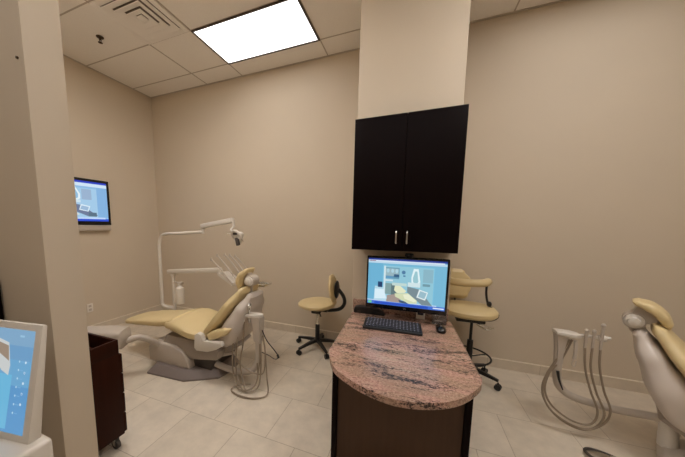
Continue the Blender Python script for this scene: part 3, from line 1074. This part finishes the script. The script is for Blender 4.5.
layered_screen('screen', ms_, TRc - Ur * (MW - 0.03) + Dn * 0.022 + Nf * 0.0008, Ur * (MW - 0.056), Dn * (MH - 0.046), Nf, ICON)
b = B().prism([(-1.30, 0.40, 0.79), (-1.18, 0.40, 0.79), (-1.18, 0.44, 0.79), (-1.30, 0.44, 0.79)], (0, 0, 0.12))
b.build('monitor_mount', M['greywhite'], sc_)


# ------------------------------------------------------------------ dental chairs
def dental_chair_core(root, T, hz, beta, L, hx=0.23, head_ang=68, arm_dx=0.0, head_d=-0.035, pad_off=0.085):
    dz = hz - 0.49
    # base
    b = B(T)
    outl = [(-0.42, -0.37), (0.03, -0.34), (0.30, -0.17), (0.34, 0.0), (0.30, 0.17), (0.03, 0.34), (-0.42, 0.37), (-0.50, 0.2), (-0.50, -0.2)]
    oc_ = [Vector((x, y, 0)) for x, y in outl]
    b.ring_loft([[(p.x * s_ - (0.06 * (1 - s_)), p.y * s_, z) for p in oc_] for s_, z in ((1, 0.0), (1, 0.018), (0.97, 0.03), (0.86, 0.075), (0.84, 0.08))])
    b.build('base_plate', M['plate'], root)
    b = B(T)
    prof = [(-0.53, 0.07), (-0.53, 0.225), (-0.49, 0.275), (-0.38, 0.292), (-0.16, 0.285), (-0.06, 0.245), (0.0, 0.16), (0.02, 0.07)]
    b.prism([(x, -0.26, z) for x, z in prof], (0, 0.52, 0), 0.02, 3)
    b.build('base_cover', M['greywhite'], root)
    b = B(T)
    prof = [(-0.38, 0.25), (-0.30, 0.375), (0.30, 0.375 + dz * 0.5), (0.36, 0.31), (0.33, 0.22), (0.02, 0.17), (-0.05, 0.23)]
    b.prism([(x, -0.23, z) for x, z in prof], (0, 0.46, 0), 0.012, 2)
    b.build('lift_body', M['grey'], root)
    b = B(T)
    b.prism([(-0.02, -0.18, 0.07), (0.22, -0.18, 0.07), (0.28, -0.18, 0.23), (0.0, -0.18, 0.23)], (0, 0.36, 0), 0.01)
    b.build('lift_bellows', M['darkgrey'], root)
    # upholstery
    b = B(T)
    b.cushion([(-1.0, 0, 0.385 + dz), (-0.75, 0, 0.420 + dz), (-0.45, 0, 0.458 + dz), (-0.22, 0, 0.510 + dz)], [0.175, 0.20, 0.21, 0.225], [0.07, 0.09, 0.10, 0.09], endr=0.03)
    b.build('leg_rest', M['cream'], root)
    b = B(T)
    b.cushion([(-0.30, 0, 0.470 + dz), (-0.16, 0, 0.480 + dz), (0.02, 0, 0.445 + dz), (0.16, 0, 0.430 + dz)], [0.24, 0.275, 0.285, 0.27], [0.11, 0.14, 0.13, 0.11], endr=0.045)
    b.build('seat_cushion', M['cream'], root)
    cb_, sb_ = math.cos(beta), math.sin(beta)
    nx, nz = sb_, -cb_            # towards the back of the backrest
    H = Vector((hx, 0, hz))

    def bp(s_, d_, y=0):
        return (H.x + cb_ * s_ + nx * d_, y, H.z + sb_ * s_ + nz * d_)
    b = B(T)
    b.cushion([bp(0.0, 0), bp(L * 0.3, 0.006), bp(L * 0.65, 0.0), bp(L, -0.01)], [0.26, 0.275, 0.25, 0.16], [0.10, 0.105, 0.095, 0.07], endr=0.04)
    b.build('backrest', M['cream'], root)
    b = B(T)
    b.cushion([bp(-0.06, 0.150), bp(0.08, 0.160), bp(L * 0.42, 0.145), bp(L * 0.75, 0.110), bp(L * 1.02, 0.075)], [0.16, 0.225, 0.245, 0.21, 0.12], [0.15, 0.21, 0.19, 0.13, 0.07], endr=0.02)
    b.build('back_shell', M['shell'], root)
    # headrest: pad in front of a pivot carried on the top of the backrest
    b = B(T)
    b.tube([bp(L * 0.85, 0.055), bp(L + 0.02, head_d + 0.035), bp(L + 0.075, head_d + 0.01)], 0.022, 10)
    hm = b.build('headrest_mount', M['greywhite'], root)
    kc = Vector(bp(L + 0.085, head_d))
    b = B(T)
    b.cyl((kc.x, -0.05, kc.z), (kc.x, 0.05, kc.z), 0.052, seg=28)
    b.build('headrest_pivot', M['greywhite'], root)
    for s_ in (-1, 1):
        b = B(T)
        b.lathe([(0.046, 0.0), (0.044, 0.014), (0.030, 0.022), (0.027, 0.034), (0.012, 0.04)], (kc.x, 0.049 * s_, kc.z), (0, s_, 0), 24)
        b.build('headrest_knob', M['white'], hm)
    b = B(T)
    g = math.radians(head_ang)
    cg, sg = math.cos(g), math.sin(g)
    pc = kc + Vector((-sg * pad_off, 0, cg * pad_off))

    def hp(s_, d_):
        return (pc.x + cg * s_ + sg * d_, 0, pc.z + sg * s_ - cg * d_)
    b.cushion([hp(-0.085, 0.012), hp(-0.03, -0.004), hp(0.03, 0.0), hp(0.085, 0.028)], [0.095, 0.11, 0.11, 0.085], [0.05, 0.062, 0.06, 0.045], endr=0.022)
    b.build('headrest', M['cream'], root)
    b = B(T)
    u_ = Vector((cg, 0, sg))
    q0 = kc + Vector((0, -0.035, 0))
    pcy = pc + Vector((0, -0.035, 0))
    b.prism([q0 - u_ * 0.035, q0 + u_ * 0.04, pcy + u_ * 0.075 + Vector((sg, 0, -cg)) * 0.018, pcy - u_ * 0.07 + Vector((sg, 0, -cg)) * 0.018], (0, 0.07, 0), 0.008)
    b.build('headrest_plate', M['greywhite'], root)
    # hinge brackets, rear pads on both sides
    for s_ in (-1, 1):
        b = B(T)
        y0 = 0.262 * s_
        pl = [(0.155, 0.475), (0.19, 0.50), (0.235, 0.49), (0.25, 0.42), (0.45, 0.455), (0.47, 0.42), (0.40, 0.375), (0.30, 0.335), (0.17, 0.325), (0.145, 0.35)]
        b.prism([(x + arm_dx * 0.6, y0, z + dz) for x, z in pl], (0, 0.045 * s_, 0), 0.008)
        b.build('hinge_bracket', M['white'], root)
        b = B(T)
        y1 = 0.20 * s_
        b.cushion([(0.28 + arm_dx, y1 + 0.04 * s_, 0.455 + dz), (0.36 + arm_dx, y1 + 0.04 * s_, 0.495 + dz), (0.46 + arm_dx, y1 + 0.04 * s_, 0.535 + dz), (0.51 + arm_dx, y1 + 0.04 * s_, 0.56 + dz)], [0.03, 0.04, 0.04, 0.03], [0.07, 0.085, 0.07, 0.03], endr=0.02)
        b.build('armrest', M['cream'], root)
    b = B(T)
    b.prism([(0.10, -0.12, 0.36 + dz * 0.5), (0.42, -0.12, 0.42 + dz), (0.50, -0.12, 0.36 + dz), (0.36, -0.12, 0.23), (0.2, -0.12, 0.22)], (0, 0.24, 0), 0.01)
    b.build('back_hinge', M['grey'], root)
    return bp


LO = (-2.0, 2.10, 0)
lc = thing('dental_chair', 'reclined cream dental chair with light pole and tray arm in the left bay', 'dental chair', LO, None)
TL = Matrix.Translation(LO)
dental_chair_core(lc, TL, 0.49, math.radians(50), 0.515, head_ang=72)

# light pole, arms and lamp
b = B()
b.tube([(-2.83, 2.45, 0.415), (-2.98, 2.45, 0.415), (-3.045, 2.45, 0.45), (-3.05, 2.45, 0.55), (-3.05, 2.45, 0.8), (-3.05, 2.45, 1.15), (-3.045, 2.45, 1.25), (-3.0, 2.45, 1.34),
        (-2.91, 2.45, 1.372), (-2.7, 2.45, 1.385), (-2.31, 2.45, 1.408)], 0.020, 12, 8)
b.cyl((-2.315, 2.45, 1.39), (-2.315, 2.45, 1.475), 0.019)
b.build('light_pole', M['white'], lc)
b = B().bar((-2.335, 2.45, 1.475), (-1.80, 2.34, 1.545), 0.045, 0.052, 0.008)
b.build('light_arm', M['white'], lc)
b = B().cyl((-1.795, 2.34, 1.55), (-1.79, 2.34, 1.47), 0.014)
b.tube([(-1.79, 2.34, 1.475), (-1.80, 2.30, 1.445), (-1.77, 2.30, 1.42)], 0.010, 8)
b.build('lamp_yoke', M['white'], lc)
HC = Vector((-1.725, 2.30, 1.375))
AX = Vector((-0.25, -0.85, -0.35)).normalized()
ta = Vector((1, 0, -0.25)).normalized()
ta = (ta - AX * ta.dot(AX)).normalized()
tb = AX.cross(ta)
b = B()
b.tube([HC + (ta * math.cos(2 * PI * q / 16) * 0.070 + tb * math.sin(2 * PI * q / 16) * 0.064) for q in range(16)], 0.014, 10, 3, closed=True)
b.bar(HC - ta * 0.06, HC + ta * 0.06, 0.03, 0.022, 0.006)
b.ell(HC - AX * 0.045, (0.04, 0.04, 0.035), 18)
lh = b.build('lamp_head', M['white'], lc)
b = B()
b.bar(HC + ta * 0.012 - tb * 0.005 + AX * 0.015, HC + ta * 0.032 + AX * 0.02 + Vector((0.01, 0, -0.075)), 0.034, 0.034, 0.006)
b.build('lamp_reflector', M['darkgrey'], lh)
b = B()
b.box(HC + AX * 0.012 + Vector((-0.012, 0, 0.033)), (0.046, 0.02, 0.024), 0.005)
b.build('lamp_vent', M['darkgrey'], lh)
for s_ in (-1, 1):
    b = B().tube([HC + ta * 0.062 * s_, HC + ta * 0.095 * s_ + AX * 0.01, HC + ta * 0.12 * s_ + AX * 0.02], 0.007, 8)
    b.build('lamp_handle', M['chrome'], lh)
# delivery post, bottle, tray arm and head
b = B().tube([(-2.45, 2.35, 0.12), (-2.68, 2.45, 0.12), (-2.82, 2.45, 0.20), (-2.83, 2.45, 0.45), (-2.83, 2.45, 0.865)], 0.021, 12)
b.cyl((-2.83, 2.45, 0.84), (-2.83, 2.45, 0.885), 0.032)
b.build('delivery_post', M['white'], lc)
b = B().box((-2.675, 2.415, 0.765), (0.06, 0.05, 0.035), 0.006)
b.bar((-2.82, 2.45, 0.765), (-2.69, 2.42, 0.765), 0.02, 0.02, 0.003)
b.build('bottle_holder', M['greywhite'], lc)
b = B().lathe([(0.02, 0.0), (0.05, 0.006), (0.052, 0.02), (0.052, 0.17), (0.045, 0.205), (0.022, 0.225), (0.020, 0.25)], (-2.675, 2.40, 0.505))
b.build('water_bottle', M['white'], lc)
b = B().bar((-2.905, 2.45, 0.89), (-2.02, 2.38, 0.985), 0.06, 0.052, 0.008)
b.build('tray_arm', M['white'], lc)
b = B()
b.cyl((-2.03, 2.38, 1.0), (-2.03, 2.38, 0.94), 0.03)
b.ring_loft([[(-1.875 + dx, 2.35 + dy, 0.912 + dz_ - dx * 0.55) for dx, dz_ in ((-0.10, -0.018), (0.10, -0.018), (0.09, 0.012), (0.03, 0.026), (-0.05, 0.03), (-0.09, 0.012))] for dy in (-0.08, 0.08)])
bmesh.ops.bevel(b.bm, geom=[e for e in b.bm.edges], offset=0.006, segments=2, affect='EDGES', clamp_overlap=True)
b.build('delivery_head', M['white'], lc)
for k, (x0, z0, x1, z1) in enumerate([(-2.099, 1.121, -1.80, 0.865), (-2.053, 1.165, -1.772, 0.90), (-1.982, 1.172, -1.745, 0.945), (-1.945, 1.165, -1.725, 0.965), (-1.905, 1.154, -1.71, 0.985)]):
    y_ = 2.27 + 0.04 * k
    x0 += 0.05
    x1 += 0.03
    b = B().tube([(x0, y_, z0), (x0 + (x1 - x0) * 0.5, y_, z0 + (z1 - z0) * 0.5 + 0.012), (x1, y_, z1)], [0.0065, 0.010], 8)
    b.cyl((x0 - 0.006, y_, z0 - 0.02), (x0 + 0.008, y_, z0 + 0.012), 0.009, 0.006, seg=10)
    b.build('handpiece', M['greywhite'], lc)
b = B().tube([(-1.80, 2.36, 0.89), (-1.68, 2.38, 0.865), (-1.57, 2.38, 0.862)], 0.010, 8)
b.box((-1.49, 2.36, 0.870), (0.20, 0.16, 0.008), 0.003)
for s_ in (-1, 1):
    b.box((-1.49, 2.36 + s_ * 0.079, 0.879), (0.20, 0.004, 0.016), 0.001)
    b.box((-1.49 + s_ * 0.098, 2.36, 0.879), (0.004, 0.155, 0.016), 0.001)
b.build('instrument_tray', M['chrome'], lc)

# utility box and umbilical tube at the foot end
b = B()
b.tube([(-2.42, 1.92, 0.19), (-2.40, 1.78, 0.33), (-2.44, 1.68, 0.40), (-2.50, 1.60, 0.385), (-2.60, 1.53, 0.38)], 0.030, 14)
b.build('umbilical_tube', M['greywhite'], lc)
b = B().cushion([(-2.86, 1.37, 0.432), (-2.75, 1.435, 0.432), (-2.62, 1.51, 0.430), (-2.49, 1.585, 0.425)], [0.10, 0.11, 0.11, 0.10], [0.18, 0.19, 0.19, 0.17], ex=5, lat=(-0.5, 0.866, 0), endr=0.02)
b.build('utility_box', M['greywhite'], lc)

# assistant's column with hoses
AY = 1.99
b = B().tube([(-1.90, 2.00, 0.150), (-1.80, 1.98, 0.128), (-1.62, 1.98, 0.098), (-1.47, 1.98, 0.098), (-1.355, 1.98, 0.135), (-1.292, 1.985, 0.22), (-1.277, 1.99, 0.32), (-1.275, 1.99, 0.45)], 0.030, 14)
b.bar((-1.86, 1.98, 0.16), (-1.56, 1.99, 0.27), 0.03, 0.03, 0.006)
b.build('assistant_arm', M['greywhite'], lc)
b = B()
b.ring_loft([[(-1.277 + dx, AY + dy, z) for dx, dy in ((-w, -d_), (w, -d_), (w, d_), (-w, d_))] for z, w, d_ in ((0.43, 0.038, 0.034), (0.60, 0.046, 0.040), (0.675, 0.048, 0.042))])
bmesh.ops.bevel(b.bm, geom=list(b.bm.edges), offset=0.012, segments=3, affect='EDGES')
b.build('assistant_column', M['greywhite'], lc)
b = B()
b.prism([(-1.60, AY - 0.035, 0.645), (-1.28, AY - 0.045, 0.665), (-1.24, AY - 0.03, 0.668), (-1.225, AY, 0.668), (-1.24, AY + 0.03, 0.668), (-1.28, AY + 0.045, 0.665), (-1.60, AY + 0.035, 0.645)], (0, 0, 0.028), 0.006)
b.build('instrument_holder', M['white'], lc)
for k, (x, tz, col_) in enumerate(((-1.535, 0.70, 'white'), (-1.47, 0.71, 'white'), (-1.415, 0.70, 'white'), (-1.36, 0.775, 'chrome'))):
    b = B().cyl((x, AY - 0.02, 0.61), (x, AY - 0.02, tz), 0.011, 0.009, seg=12)
    if k == 3:
        b.lathe([(0.012, 0.0), (0.022, 0.01), (0.020, 0.03), (0.008, 0.04)], (x, AY - 0.02, tz - 0.02), (0.3, -0.3, 0.9), 14)
    b.build('instrument', M[col_], lc)
hoses = [
    [(-1.535, 1.97, 0.62), (-1.53, 1.95, 0.40), (-1.52, 1.92, 0.20), (-1.46, 1.88, 0.06), (-1.38, 1.84, 0.022), (-1.29, 1.88, 0.03), (-1.255, 1.93, 0.10), (-1.27, 1.955, 0.24)],
    [(-1.47, 1.97, 0.62), (-1.485, 1.95, 0.40), (-1.49, 1.93, 0.18), (-1.40, 1.87, 0.04), (-1.30, 1.84, 0.022), (-1.23, 1.90, 0.05), (-1.235, 1.96, 0.2), (-1.25, 1.975, 0.42)],
    [(-1.415, 1.97, 0.62), (-1.415, 1.95, 0.42), (-1.44, 1.93, 0.22), (-1.40, 1.91, 0.08), (-1.33, 1.86, 0.022), (-1.26, 1.90, 0.06), (-1.245, 1.955, 0.25), (-1.25, 1.97, 0.42)],
    [(-1.50, 1.95, 0.22), (-1.40, 1.925, 0.19), (-1.29, 1.94, 0.145), (-1.20, 1.95, 0.17), (-1.195, 1.97, 0.36), (-1.225, 1.985, 0.50)],
    [(-1.225, 1.985, 0.50), (-1.185, 1.96, 0.33), (-1.15, 1.92, 0.16), (-1.12, 1.88, 0.022), (-1.20, 1.80, 0.014), (-1.34, 1.78, 0.014), (-1.46, 1.82, 0.014), (-1.44, 1.90, 0.016), (-1.34, 1.95, 0.02)],
]
for h_ in hoses:
    B().tube(h_, 0.0066, 8, 8).build('hose', M['hose'], lc)
b = B().tube([(-1.23, 1.98, 0.55), (-1.18, 1.98, 0.46), (-1.10, 1.98, 0.38), (-1.065, 1.98, 0.33), (-1.10, 1.98, 0.302), (-1.165, 1.98, 0.325), (-1.235, 1.98, 0.34)], 0.0045, 6)
b.cyl((-1.075, 1.98, 0.35), (-1.062, 1.98, 0.32), 0.010, seg=10)
b.build('cable', M['black'], lc)

# right chair, seen from behind
RO = (1.985, 2.10, 0)
rc = thing('dental_chair', 'upright cream dental chair seen from behind at the right edge', 'dental chair', RO, None)
TR_ = Matrix.Translation(RO) @ Matrix.Rotation(math.radians(152), 4, 'Z')
dental_chair_core(rc, TR_, 0.44, math.radians(52), 0.53, head_ang=46, arm_dx=-0.13, head_d=0.055, pad_off=0.115)
b = B()
b.cushion([(1.60, 2.33, 0.06), (1.72, 2.26, 0.075), (1.85, 2.19, 0.08)], [0.13, 0.17, 0.18], [0.10, 0.13, 0.14], lat=(0.5, 0.866, 0), endr=0.03)
b.build('base_shoe', M['greywhite'], rc)
b = B().cyl((1.60, 2.31, 0.10), (1.585, 2.31, 0.32), 0.045, 0.04, seg=20)
b.build('tube_post', M['white'], rc)
b = B().tube([(1.66, 2.27, 0.30), (1.52, 2.35, 0.262), (1.40, 2.39, 0.238), (1.245, 2.40, 0.248), (1.13, 2.40, 0.275), (1.06, 2.40, 0.34), (1.04, 2.40, 0.45), (1.04, 2.40, 0.56)], 0.026, 14)
b.build('assistant_arm', M['greywhite'], rc)
b = B()
b.ring_loft([[(1.04 + dx, 2.40 + dy, z) for dx, dy in ((-w, -0.025), (w, -0.025), (w, 0.025), (-w, 0.025))] for z, w in ((0.50, 0.022), (0.62, 0.028), (0.745, 0.045))])
bmesh.ops.bevel(b.bm, geom=list(b.bm.edges), offset=0.010, segments=3, affect='EDGES')
b.build('assistant_column', M['greywhite'], rc)
b = B().prism([(1.0, 2.36, 0.73), (1.10, 2.345, 0.725), (1.14, 2.37, 0.722), (1.14, 2.43, 0.722), (1.10, 2.455, 0.725), (1.0, 2.44, 0.73)], (0, 0, 0.026), 0.006)
b.tube([(1.11, 2.40, 0.735), (1.20, 2.40, 0.737), (1.305, 2.40, 0.738)], 0.012, 10)
b.build('instrument_holder', M['white'], rc)
for x, z1, r_ in ((1.163, 0.775, 0.010), (1.203, 0.775, 0.009), (1.245, 0.825, 0.010)):
    b = B().cyl((x, 2.37, 0.66), (x, 2.37, z1), r_ * 0.8, r_, seg=12)
    b.lathe([(r_ * 1.2, 0.0), (r_ * 1.35, 0.012), (r_ * 0.7, 0.022)], (x, 2.37, z1), seg=12)
    if x == 1.198:
        b.cyl((x + 0.004, 2.37, z1 + 0.01), (x + 0.012, 2.37, z1 + 0.11), 0.003, seg=6)
    b.build('instrument', M['greywhite'], rc)
b = B().cyl((1.235, 2.385, 0.738), (1.27, 2.385, 0.738), 0.022, seg=14)
b.build('clamp', M['white'], rc)
for h_ in (
    [(1.163, 2.37, 0.68), (1.175, 2.36, 0.52), (1.215, 2.35, 0.36), (1.262, 2.34, 0.22), (1.23, 2.34, 0.115), (1.12, 2.34, 0.12), (1.01, 2.35, 0.20), (0.967, 2.36, 0.31), (0.99, 2.375, 0.44), (1.045, 2.385, 0.59), (1.075, 2.39, 0.70)],
    [(1.203, 2.37, 0.68), (1.205, 2.36, 0.52), (1.245, 2.35, 0.36), (1.298, 2.34, 0.21), (1.25, 2.34, 0.09), (1.14, 2.33, 0.085), (1.01, 2.34, 0.16), (0.957, 2.36, 0.28), (0.975, 2.375, 0.42), (1.035, 2.385, 0.56), (1.085, 2.39, 0.70)],
    [(1.245, 2.37, 0.68), (1.25, 2.36, 0.54), (1.283, 2.35, 0.38), (1.325, 2.34, 0.25), (1.30, 2.34, 0.14), (1.19, 2.33, 0.07), (1.05, 2.34, 0.12), (0.965, 2.36, 0.24), (0.965, 2.375, 0.38), (1.05, 2.385, 0.54), (1.10, 2.39, 0.70)],
):
    B().tube(h_, 0.0068, 8, 8).build('hose', M['hose'], rc)
b = B().tube([(1.105, 2.36, 0.71), (1.11, 2.355, 0.62), (1.108, 2.355, 0.575)], 0.011, 8)
b.tube([(1.108, 2.355, 0.575), (1.095, 2.35, 0.535), (1.112, 2.35, 0.52), (1.12, 2.355, 0.56)], 0.004, 6)
b.build('syringe', M['greywhite'], rc)
b = B().tube([(1.03, 2.365, 0.46), (1.04, 2.355, 0.40), (1.065, 2.35, 0.33)], [0.010, 0.004], 6)
b.build('cable', M['black'], rc)

# foot control on the floor by the right chair
fcx, fcy = 1.24, 2.12
ft = thing('foot_control', 'oval metal foot pedal on the floor left of the right dental chair', 'foot pedal', (fcx, fcy, 0))
Tf = Matrix.Translation((fcx, fcy, 0)) @ Matrix.Rotation(-0.5, 4, 'Z')
b = B(Tf)
rings = []
for k, z in ((1, 0.0), (1.0, 0.014), (0.93, 0.024), (0.6, 0.036), (0.1, 0.042)):
    rings.append([(0.125 * k * math.cos(a), 0.07 * k * math.sin(a), z) for a in [2 * PI * q / 32 for q in range(32)]])
b.ring_loft(rings)
b.build('pedal_base', M['nickel'], ft)
b = B(Tf)
b.tube([(0.118 * math.cos(2 * PI * q / 16), 0.064 * math.sin(2 * PI * q / 16), 0.028) for q in range(16)], 0.008, 8, 3, closed=True)
b.build('rim', M['darkgrey'], ft)
b = B(Tf).lathe([(0.035, 0.034), (0.034, 0.052), (0.02, 0.058), (0.004, 0.059)], (0.02, 0, 0), seg=22)
b.build('pedal_disc', M['chrome'], ft)
